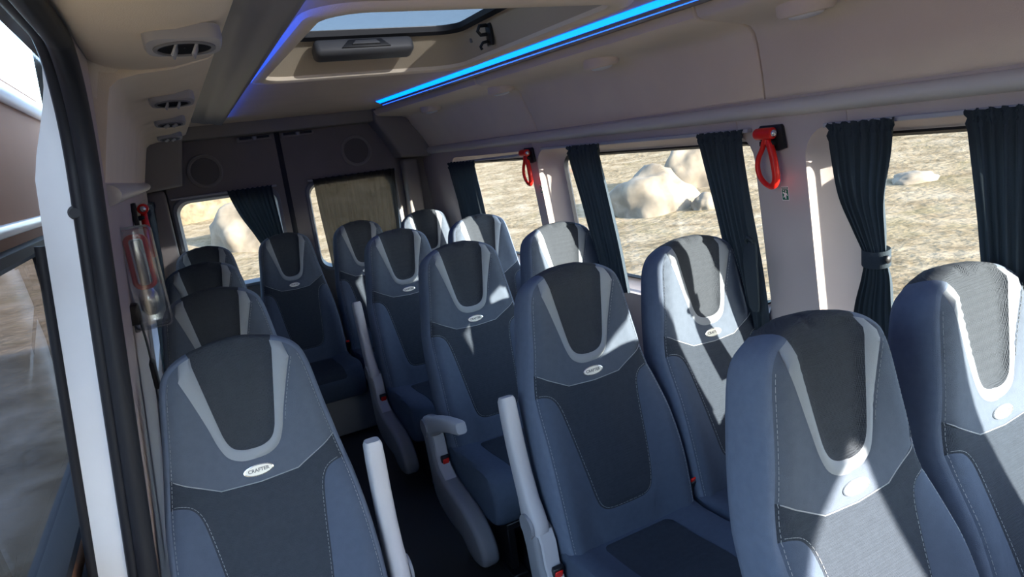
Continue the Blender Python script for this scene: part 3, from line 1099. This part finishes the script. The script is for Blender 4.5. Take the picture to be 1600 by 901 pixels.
# ------------------------------------------------------------------ curtains
def curtain(name, label, fn, prof, pleats, amp, material='curtain', tie=None, header=0.035, loc=None):
    """prof: list (z, a0, a1) top->bottom; fn(a, z, out)->xyz"""
    zt, zb = prof[0][0], prof[-1][0]
    t = thing(name, label, 'curtain', fn((prof[0][1] + prof[0][2]) / 2, zb, 0.0), 'dark pleated curtains at the windows')
    org = t.location.copy()
    Pz = crom([Vector(p) for p in prof], 6)
    nu = pleats * 8
    ph = random.random() * 6
    rows = []
    cut = 0
    for r, p in enumerate(Pz):
        z, a0, a1 = p
        k = (zt - z) / (zt - zb)
        am = amp * min(1, .55 + .9 * k)
        if tie is not None:
            am *= 1 - .55 * math.exp(-((z - tie) / .06) ** 2)
        row = []
        for i in range(nu + 1):
            u = i / nu
            uu = u + .012 * math.sin(u * 23 + ph) + .006 * math.sin(3 * k + u * 31)
            a = a0 + (a1 - a0) * u
            dpt = am * math.sin(uu * pleats * 2 * math.pi + ph) + am * .35 * math.sin(uu * pleats * 4.3 * math.pi + 2 * k + ph)
            if z > zt - header:
                dpt += .006 * math.sin(u * pleats * 18 + z * 260)
            q = Vector(fn(a, z + (-.003 + .003 * math.sin(u * pleats * 2 * math.pi + 1) if r == 0 else 0), dpt)) - org
            row.append(q)
        rows.append(row)
        if z > zt - header:
            cut = r
    cut = max(cut, 1)
    def mk(nm, rs, dz=0):
        v = [p for r_ in rs for p in r_]
        n = len(rs[0])
        f = [(a * n + i, a * n + i + 1, (a + 1) * n + i + 1, (a + 1) * n + i) for a in range(len(rs) - 1) for i in range(n - 1)]
        return pyd(nm, v, f, material, t, smooth=True)
    mk('heading', rows[:cut + 1])
    mk('cloth', rows[cut:])
    return t, org

def side_c(out0=.028):
    return lambda a, z, d: (wx(z) - out0 - d, a, z)
curtain('curtain', 'dark curtain gathered by a buttoned tie at the nearest window', side_c(.032), [(1.440, 1.00, 1.185), (1.36, 1.01, 1.18), (1.25, 1.035, 1.165), (1.16, 1.04, 1.13), (1.09, 1.043, 1.107), (1.03, 1.035, 1.115), (.95, 1.035, 1.14), (.84, 1.03, 1.165)], 7, .011, tie=1.09)
tb = thing('curtain_tie', 'fabric tie band with a dark button around the gathered curtain', 'tie band', (wx(1.09) - .03, 1.075, 1.09))
lp = []
for z in (-.022, -.019, .019, .022):
    k = 1.0 if abs(z) < .02 else .96
    lp.append([(.024 * k * math.cos(2 * math.pi * i / 24), .038 * k * math.sin(2 * math.pi * i / 24), z + .006 * math.cos(2 * math.pi * i / 24)) for i in range(24)])
loft('band', lp, 'curtain', tb)
bm = bmesh.new()
bmesh.ops.create_uvsphere(bm, u_segments=14, v_segments=8, radius=.011, matrix=Matrix.Translation((-.012, -.04, .0)) @ Matrix.Diagonal((1, .55, 1, 1)))
bm_obj('button', bm, 'black', tb)
curtain('curtain', 'dark hanging curtain at the right picture edge, nearest window', side_c(.032), [(1.443, .64, .845), (1.38, .65, .838), (1.2, .67, .825), (1.0, .68, .815), (.84, .68, .815)], 8, .012)
curtain('curtain', 'dark curtain at the near end of the second window, beside the near hammer', side_c(.032), [(1.443, 1.475, 1.668), (1.38, 1.485, 1.658), (1.2, 1.48, 1.625), (1.0, 1.465, 1.595), (.86, 1.462, 1.585), (.80, 1.465, 1.58)], 7, .012)
curtain('curtain', 'dark curtain at the far end of the second window, behind the sunlit seat', side_c(.032), [(1.443, 2.21, 2.446), (1.38, 2.215, 2.44), (1.2, 2.20, 2.40), (1.0, 2.185, 2.375), (.82, 2.18, 2.365)], 8, .012)
curtain('curtain', 'dark curtain at the far end of the rearmost side window', side_c(.032), [(1.412, 3.45, 3.83), (1.35, 3.46, 3.83), (1.2, 3.46, 3.81), (1.0, 3.47, 3.80), (.82, 3.48, 3.80)], 8, .012)
curtain('curtain', 'closed dark curtain over the left side window', lambda a, z, d: (-(wx(z) - .03 - d), a, z), [(1.42, 2.70, 3.82), (1.3, 2.70, 3.82), (1.0, 2.70, 3.82), (.82, 2.70, 3.82)], 22, .012)
rear_c = lambda a, z, d: (a, YR - .075 - d, z)
curtain('curtain', 'dark curtain drawn aside at the left rear window', rear_c, [(1.414, -.425, -.17), (1.36, -.415, -.17), (1.25, -.38, -.165), (1.13, -.325, -.16), (1.02, -.285, -.15), (.92, -.27, -.14), (.84, -.28, -.14)], 9, .014)
curtain('curtain', 'sheer see-through curtain across the right rear window', rear_c, [(1.414, .075, .615), (1.37, .08, .61), (1.2, .085, .60), (1.0, .095, .585), (.84, .10, .58)], 13, .012, 'sheer')

ts = thing('curtain_strap', 'loose dark tie strap hanging at the curtain beside the near pillar', 'tie strap', (wx(1.0) - .052, 1.475, 1.0))
lp = []
for z, wd, o_ in ((.10, .012, .0), (.085, .022, -.006), (.04, .026, -.010), (-.04, .024, -.006), (-.11, .018, .0), (-.125, .010, .003)):
    lp.append([(o_ - .004, -wd, z), (o_ - .006, 0, z), (o_ - .004, wd, z), (o_ + .004, wd, z), (o_ + .006, 0, z), (o_ + .004, -wd, z)])
loft('strap', lp, 'curtain', ts, cap0=True, cap1=True)
tube('loop', [(0, -.008, .09), (-.012, -.012, .11), (-.016, .004, .118), (-.010, .018, .105), (0, .014, .085)], .005, 'curtain', ts)

def track(p0, p1, label):
    pts = [Vector(p0), (Vector(p0) + Vector(p1)) / 2, Vector(p1)]
    d = (pts[2] - pts[0])
    o = extr('curtain_track', [(-.010, -.006), (.010, -.006), (.010, .006), (-.010, .006)], lambda a, b, dd: tuple(pts[0] + d * dd + (Vector((a, 0, b)) if abs(d.y) > abs(d.x) else Vector((0, a, b)))), 0, 1, 'grey', None, .002, 1)
    tag(o, label, 'curtain track', 'curtain tracks above the windows')
track((wx(1.437) - .012, .30, 1.437), (wx(1.437) - .012, 1.205, 1.433), 'pale curtain track above the nearest side window')
track((wx(1.44) - .012, 1.46, 1.437), (wx(1.44) - .012, 2.70, 1.440), 'pale curtain track above the second side window')
track((wx(1.41) - .012, 2.90, 1.420), (wx(1.41) - .012, 3.86, 1.402), 'pale curtain track above the rearmost side window')
track((-.73, YR - .052, 1.404), (-.14, YR - .052, 1.404), 'curtain track above the left rear window')
track((.05, YR - .052, 1.404), (.62, YR - .052, 1.404), 'curtain track above the right rear window')

# ------------------------------------------------------------------ hammers, stickers
def hammer(loc, sgn, label, bracket=True):
    """lateral axis a = -y, out = -x*sgn"""
    t = thing('safety_hammer', label, 'safety hammer', loc, 'red emergency hammers on the walls')
    def f(a, z, d):
        return (-sgn * d, -a, z)
    bm = bmesh.new()
    rd = [.014, .0165, .0165, .0165, .0165, .014]
    tube_bm(bm, [f(a, .0, .032) for a in (-.034, -.030, -.01, .01, .026, .028)], .0165, 16, rads=rd)
    bmesh.ops.recalc_face_normals(bm, faces=bm.faces[:])
    bm_obj('head', bm, 'red', t)
    tube('tip', [f(.028, 0, .032), f(.033, 0, .032), f(.037, 0, .032)], .009, 'chrome', t, 12, rads=[.010, .0095, .006])
    loop = crom([Vector(f(a, z, .030)) for a, z in ((-.004, -.018), (-.014, -.042), (-.030, -.070), (-.034, -.098), (-.024, -.126), (.0, -.147), (.022, -.146), (.031, -.124), (.027, -.085), (.019, -.05), (.008, -.022))], 5, True)
    n = len(loop)
    rads = [.0075 + .0035 * sm(-(p - Vector(f(0, 0, .03))).y * -1 * -1, .0, .018) for p in loop]
    tube('handle', loop, .008, 'red', t, 10, True, rads=rads)
    tube('neck', [f(.002, -.006, .031), f(.003, -.03, .031)], .010, 'red', t, 10)
    if bracket:
        extr('bracket', [(-.042, .016), (-.036, .022), (.036, .022), (.041, .016), (.050, -.045), (.026, -.052), (-.012, -.045), (-.042, -.014)], f, 0, .014, 'black', t, .003, 2)
        for a in (-.020, .020):
            box('clip', f(a, -.028, .022), (.02, .008, .014), 'black', t, .002)
    return t
hammer((wx(1.425) - .001, 1.385, 1.425), 1, 'red safety hammer on the near pillar of the right wall')
hammer((wx(1.425) - .001, 2.835, 1.428), 1, 'red safety hammer on the far pillar of the right wall')
hammer((-(wx(1.42) - .001), 2.45, 1.43), -1, 'red safety hammer on the left wall behind the clear box')

def sticker(y, z, label):
    t = thing('exit_sticker', label, 'sticker', (wx(z) - .0006, y, z), 'green emergency exit stickers')
    t.rotation_euler = (0, math.radians(-5.7), 0)
    def f(a, b, d):
        return (-d, -a, b)
    extr('border', rr(-.0125, -.021, .0125, .021, .002, 3), f, 0, .0006, 'white', t, 0)
    extr('field', rr(-.0108, -.0193, .0108, .0118, .001, 2), f, .0006, .0009, 'green', t, 0)
    extr('caption_field', rr(-.0108, .0128, .0108, .0193, .0008, 2), f, .0006, .0009, 'green', t, 0)
    # running figure and broken pane
    for i, pl in enumerate(([(-.001, -.016), (.003, -.016), (.003, -.006), (.006, .0), (.002, .004), (-.003, -.004)], [(-.003, -.004), (.001, .001), (-.006, .004), (-.009, .002)], [(.003, -.004), (.008, -.008), (.0085, -.0055), (.005, .0)], [(-.004, -.005), (-.008, -.012), (-.0055, -.013), (-.001, -.007)], [(-.008, .006), (-.005, .0105), (-.002, .006), (-.005, .0075)], [(.001, .0045), (.005, .0045), (.005, .0085), (.001, .0085)])):
        extr('figure', pl, f, .0009, .0011, 'white', t, 0)
    for k in range(5):
        extr('caption_mark', [(-.0085 + k * .0036, .0145), (-.006 + k * .0036, .0145), (-.006 + k * .0036, .0176), (-.0085 + k * .0036, .0176)], f, .0009, .0011, 'white', t, 0)
sticker(1.365, 1.248, 'green emergency exit sticker under the near hammer')
sticker(2.80, 1.250, 'green emergency exit sticker under the far hammer')

# clear box on the left wall with a red tool inside
cb = thing('clear_cover', 'clear plastic cover box on the left door pillar', 'cover box', (-.845, 1.84, 1.285))
bm = bmesh.new()
box_bm(bm, (0.022, 0, 0), (.085, .05, .25))
bevel_all(bm, .012, 3)
bm_obj('cover', bm, 'clear', cb)
tube('rim', [(.022 + a, -.026, b) for a, b in rr(-.041, -.124, .041, .124, .014)], .0028, 'clear', cb, 6, True)
box('bracket', (-.018, .02, .0), (.012, .03, .27), 'grey', cb, .003)
eh = thing('red_tool', 'red handled tool with chrome end inside the clear box', 'tool', (-.822, 1.84, 1.285))
tube('handle', [(a, 0, b + .035) for a, b in rr(-.02, -.06, .022, .065, .014, 5)], .006, 'red', eh, 8, True)
tube('grip', [(.001, 0, -.02), (.001, 0, .09)], .011, 'greyd', eh, 10)
tube('end', [(.0, 0, -.03), (.0, 0, -.045), (0, 0, -.08), (0, 0, -.095)], .02, 'chrome', eh, 14, rads=[.014, .022, .022, .012])

# seat belt hanging on the left pillar
sbt = thing('seat_belt', 'black seat belt hanging down the left door pillar', 'seat belt', (-.86, 1.80, .75))
def strap(pts, wdt):
    v, f = [], []
    for i, p in enumerate(pts):
        p = Vector(p)
        for s in (-1, 1):
            for d in (-.0008, .0008):
                v.append(p + Vector((d, s * wdt / 2, 0)))
    for i in range(len(pts) - 1):
        a, b = i * 4, i * 4 + 4
        f += [(a, a + 2, b + 2, b), (a + 1, b + 1, b + 3, a + 3), (a, b, b + 1, a + 1), (a + 2, a + 3, b + 3, b + 2)]
    return v, f
pts = crom([Vector(p) for p in ((.01, 0, .45), (.012, .0, .35), (.004, .01, .2), (.0, .0, .05), (.004, -.01, -.15))], 5)
v, f = strap(pts, .046)
pyd('strap', v, f, 'black', sbt, smooth=True)
box('tongue', (.012, 0, .30), (.012, .05, .07), 'black', sbt, .005)
box('anchor', (.0, 0, .455), (.03, .05, .05), 'black', sbt, .008)

# ------------------------------------------------------------------ side door opening: seal, jamb, open sliding door
def lx(z):
    return -(0.907 - 0.1 * (z - 0.76))
sp = [(lx(z) - .016, y + .0, z) for y, z in OP[:-2]]
seal = tube('door_seal', crom([Vector(p) for p in sp], 4), .019, 'rubber', None, 10)
tag(seal, 'black rubber seal around the open side door', 'door seal')
sp2 = [(lx(z) - .040, y + .012, z + .01) for y, z in OP[:-2]]
tag(tube('outer_seal', crom([Vector(p) for p in sp2], 4), .013, 'rubber', None, 8), 'second thin rubber lip outside the side door seal', 'door seal')
# white painted jamb: band following the opening
inn, outb, fl = [], [], []
for y, z in OP[:11]:
    k = 1 - .75 * sm(z, 1.50, 1.74)
    inn.append((lx(z) - .034, y + .02, z + .010))
    outb.append((lx(z) - .034 - .072 * k, y + .03, z + .015))
    fl.append((lx(z) - .034 - .080 * k, y + .09, z + .02))
jm = sempty('door_jamb', 'white painted body edge of the open side door')
loft('jamb_face', [inn, [(a[0] * .6 + b[0] * .4, a[1] * .6 + b[1] * .4 - .004, a[2] * .6 + b[2] * .4) for a, b in zip(inn, outb)], outb, fl], 'paint', jm, closed=False)
tube('edge_strip', [(p[0] - .008, p[1] + .004, p[2]) for p in outb[:4]], .010, 'rubber', jm, 8)
bm = bmesh.new()
bmesh.ops.create_cone(bm, cap_ends=True, segments=18, radius1=.014, radius2=.009, depth=.018, matrix=Matrix.Translation((lx(1.46) - .048, 1.478, 1.468)) @ Matrix.Rotation(math.pi / 2, 4, 'X'))
bm_obj('rubber_stop', bm, 'rubber', jm)
# body side behind the jamb
body = struct(panel('body_side', [(1.55, -.1), (YR + .08, -.1), (YR + .08, 1.77), (1.55, 1.77)], [rr(2.75, GZ0, 3.75, GZ1, .07)], lambda y, z: (-(wx(z) + .085), y, z), 'paint'))
sd = thing('sliding_door', 'open sliding side door with dark framed window outside the van', 'sliding door', (-1.06, 1.9, .3))
dwin = rr(1.10, .80, 2.30, 1.375, .06)
def dfx(d):
    return lambda y, z: (-1.06 - d - (-.06 * (z - 1.3) if z > 1.3 else 0) + 1.06, y - 1.9, z - .3)
panel('inner_panel', rr(1.20 - .2, -.05, 2.62, 1.80, .06), [dwin], dfx(0), 'tan', sd)
panel('outer_skin', rr(1.20 - .2, -.05, 2.62, 1.80, .06), [dwin], dfx(.045), 'paint', sd)
o1 = rr(1.20 - .2, -.05, 2.62, 1.80, .06)
loft('door_rim', [[dfx(0)(*p) for p in o1], [dfx(.045)(*p) for p in o1]], 'paint', sd)
def scw(k):
    return rr(1.10 - k, .80 - k, 2.30 + k, 1.375 + k, .06 + max(k, -.04))
loft('window_frame', [[dfx(0)(*p) for p in scw(.03)], [dfx(-.012)(*p) for p in scw(.022)], [dfx(-.012)(*p) for p in scw(.0)], [dfx(.02)(*p) for p in scw(-.022)], [dfx(.046)(*p) for p in scw(-.022)]], 'rubber', sd)
loft('pane', [[dfx(.03)(*p) for p in scw(-.02)], [dfx(.034)(*p) for p in scw(-.02)]], 'dglass', sd, cap0=True, cap1=True, smooth=False)
tube('upper_ledge', [dfx(-.01)(1.02, 1.445), dfx(-.01)(1.8, 1.445), dfx(-.01)(2.58, 1.445)], .014, 'paint', sd)
tube('top_ledge', [dfx(-.012)(1.02, 1.755), dfx(-.012)(1.8, 1.755), dfx(-.012)(2.58, 1.755)], .022, 'paint', sd)
lower = panel('lower_panel', rr(1.06, .0, 2.56, .74, .05), [], dfx(-.014), 'blue', sd)

# ------------------------------------------------------------------ outside world
def gz(x, y):
    d = math.hypot(x, y)
    z = -.68 + .05 * noise.noise((x * .35, y * .35, 0)) + .02 * noise.noise((x * 1.3, y * 1.3, 4))
    z += .06 * max(0, d - 14) ** 1.15 * (.9 + .5 * noise.noise((x * .03, y * .03, 2))) * (1 if d > 14 else 0)
    return z
bm = bmesh.new()
N_ = 150
vs = []
for i in range(N_ + 1):
    for j in range(N_ + 1):
        a = (i / N_ * 2 - 1); b = (j / N_ * 2 - 1)
        x = 14 * a + 76 * a ** 3; y = 14 * b + 76 * b ** 3
        vs.append(bm.verts.new((x, y, gz(x, y))))
for i in range(N_):
    for j in range(N_):
        k = i * (N_ + 1) + j
        bm.faces.new((vs[k], vs[k + N_ + 1], vs[k + N_ + 2], vs[k + 1]))
gm = bpy.data.materials.new('dry_ground')
gm.use_nodes = True
t = gm.node_tree
b = t.nodes['Principled BSDF']
b.inputs['Roughness'].default_value = 1
b.inputs['Specular IOR Level'].default_value = 0.0
tc = t.nodes.new('ShaderNodeTexCoord')
def nz(s, det=6, dist=0.0):
    n = t.nodes.new('ShaderNodeTexNoise')
    n.inputs['Scale'].default_value = s
    n.inputs['Detail'].default_value = det
    n.inputs['Distortion'].default_value = dist
    t.links.new(tc.outputs['Object'], n.inputs['Vector'])
    return n
def ramp(n, stops):
    r = t.nodes.new('ShaderNodeValToRGB')
    while len(r.color_ramp.elements) < len(stops):
        r.color_ramp.elements.new(.5)
    for e, (p, c) in zip(r.color_ramp.elements, stops):
        e.position = p
        e.color = lin(c)
    t.links.new(n.outputs['Fac'], r.inputs['Fac'])
    return r
def mixc(f, a, bb):
    m = t.nodes.new('ShaderNodeMix')
    m.data_type = 'RGBA'
    t.links.new(f, m.inputs[0])
    t.links.new(a, m.inputs[6])
    t.links.new(bb, m.inputs[7])
    return m.outputs[2]
r1 = ramp(nz(1.4, 9, .5), [(.30, (84, 71, 55)), (.5, (116, 102, 83)), (.68, (132, 119, 102))])
r2 = ramp(nz(7, 8, 1.0), [(.35, (70, 61, 45)), (.6, (121, 108, 89))])
f1 = ramp(nz(.5, 6, .3), [(.40, (60, 60, 60)), (.62, (200, 200, 200))])
r3 = ramp(nz(.8, 8, .4), [(.56, (0, 0, 0)), (.68, (160, 160, 160))])
gr = t.nodes.new('ShaderNodeRGB')
gr.outputs[0].default_value = lin((88, 81, 54))
c1 = mixc(f1.outputs[0], r1.outputs[0], r2.outputs[0])
c2 = mixc(r3.outputs[0], c1, gr.outputs[0])
t.links.new(c2, b.inputs['Base Color'])
bpn = t.nodes.new('ShaderNodeBump')
bpn.inputs['Strength'].default_value = .9
bpn.inputs['Distance'].default_value = .06
t.links.new(nz(6, 10).outputs['Fac'], bpn.inputs['Height'])
t.links.new(bpn.outputs[0], b.inputs['Normal'])
struct(bm_obj('ground', bm, gm, None), 'dry sunlit ground outside the windows')

def boulder(x, y, sx, sy, sz, label, seed, name='boulder', m='rock'):
    bm = bmesh.new()
    bmesh.ops.create_icosphere(bm, subdivisions=4, radius=1.0)
    for v in bm.verts:
        p = v.co.copy()
        k = 1 + .32 * noise.noise(p * 1.1 + Vector((seed, 0, 0))) + .14 * noise.noise(p * 2.7 + Vector((0, seed, 0))) + .05 * noise.noise(p * 7)
        v.co = Vector((p.x * sx, p.y * sy, max(-.35, p.z) * sz)) * k
    o = bm_obj(name, bm, m, None, (x, y, gz(x, y) + .1 * sz), angle=70)
    tag(o, label, name, 'boulders outside the van' if name == 'boulder' else None)
boulder(9.7, 12.9, 1.05, .8, .95, 'large pale boulder seen through the second side window', 3.1)
boulder(12.4, 14.6, 1.0, .8, 1.05, 'grey boulder behind the large pale boulder', 8.2)
boulder(10.2, 11.7, .35, .3, .28, 'small stone in front of the large pale boulder', 5.5)
boulder(14.0, 9.2, .5, .4, .2, 'low pale stone seen through the nearest window', 1.7)
boulder(1.35, 19.5, 1.25, 1.3, 1.1, 'white boulder seen through the left rear window', 6.3)
boulder(-1.4, 27, 3.6, 1.4, 1.5, 'brush covered mound beyond the left rear window', 2.4, 'mound', 'brush')
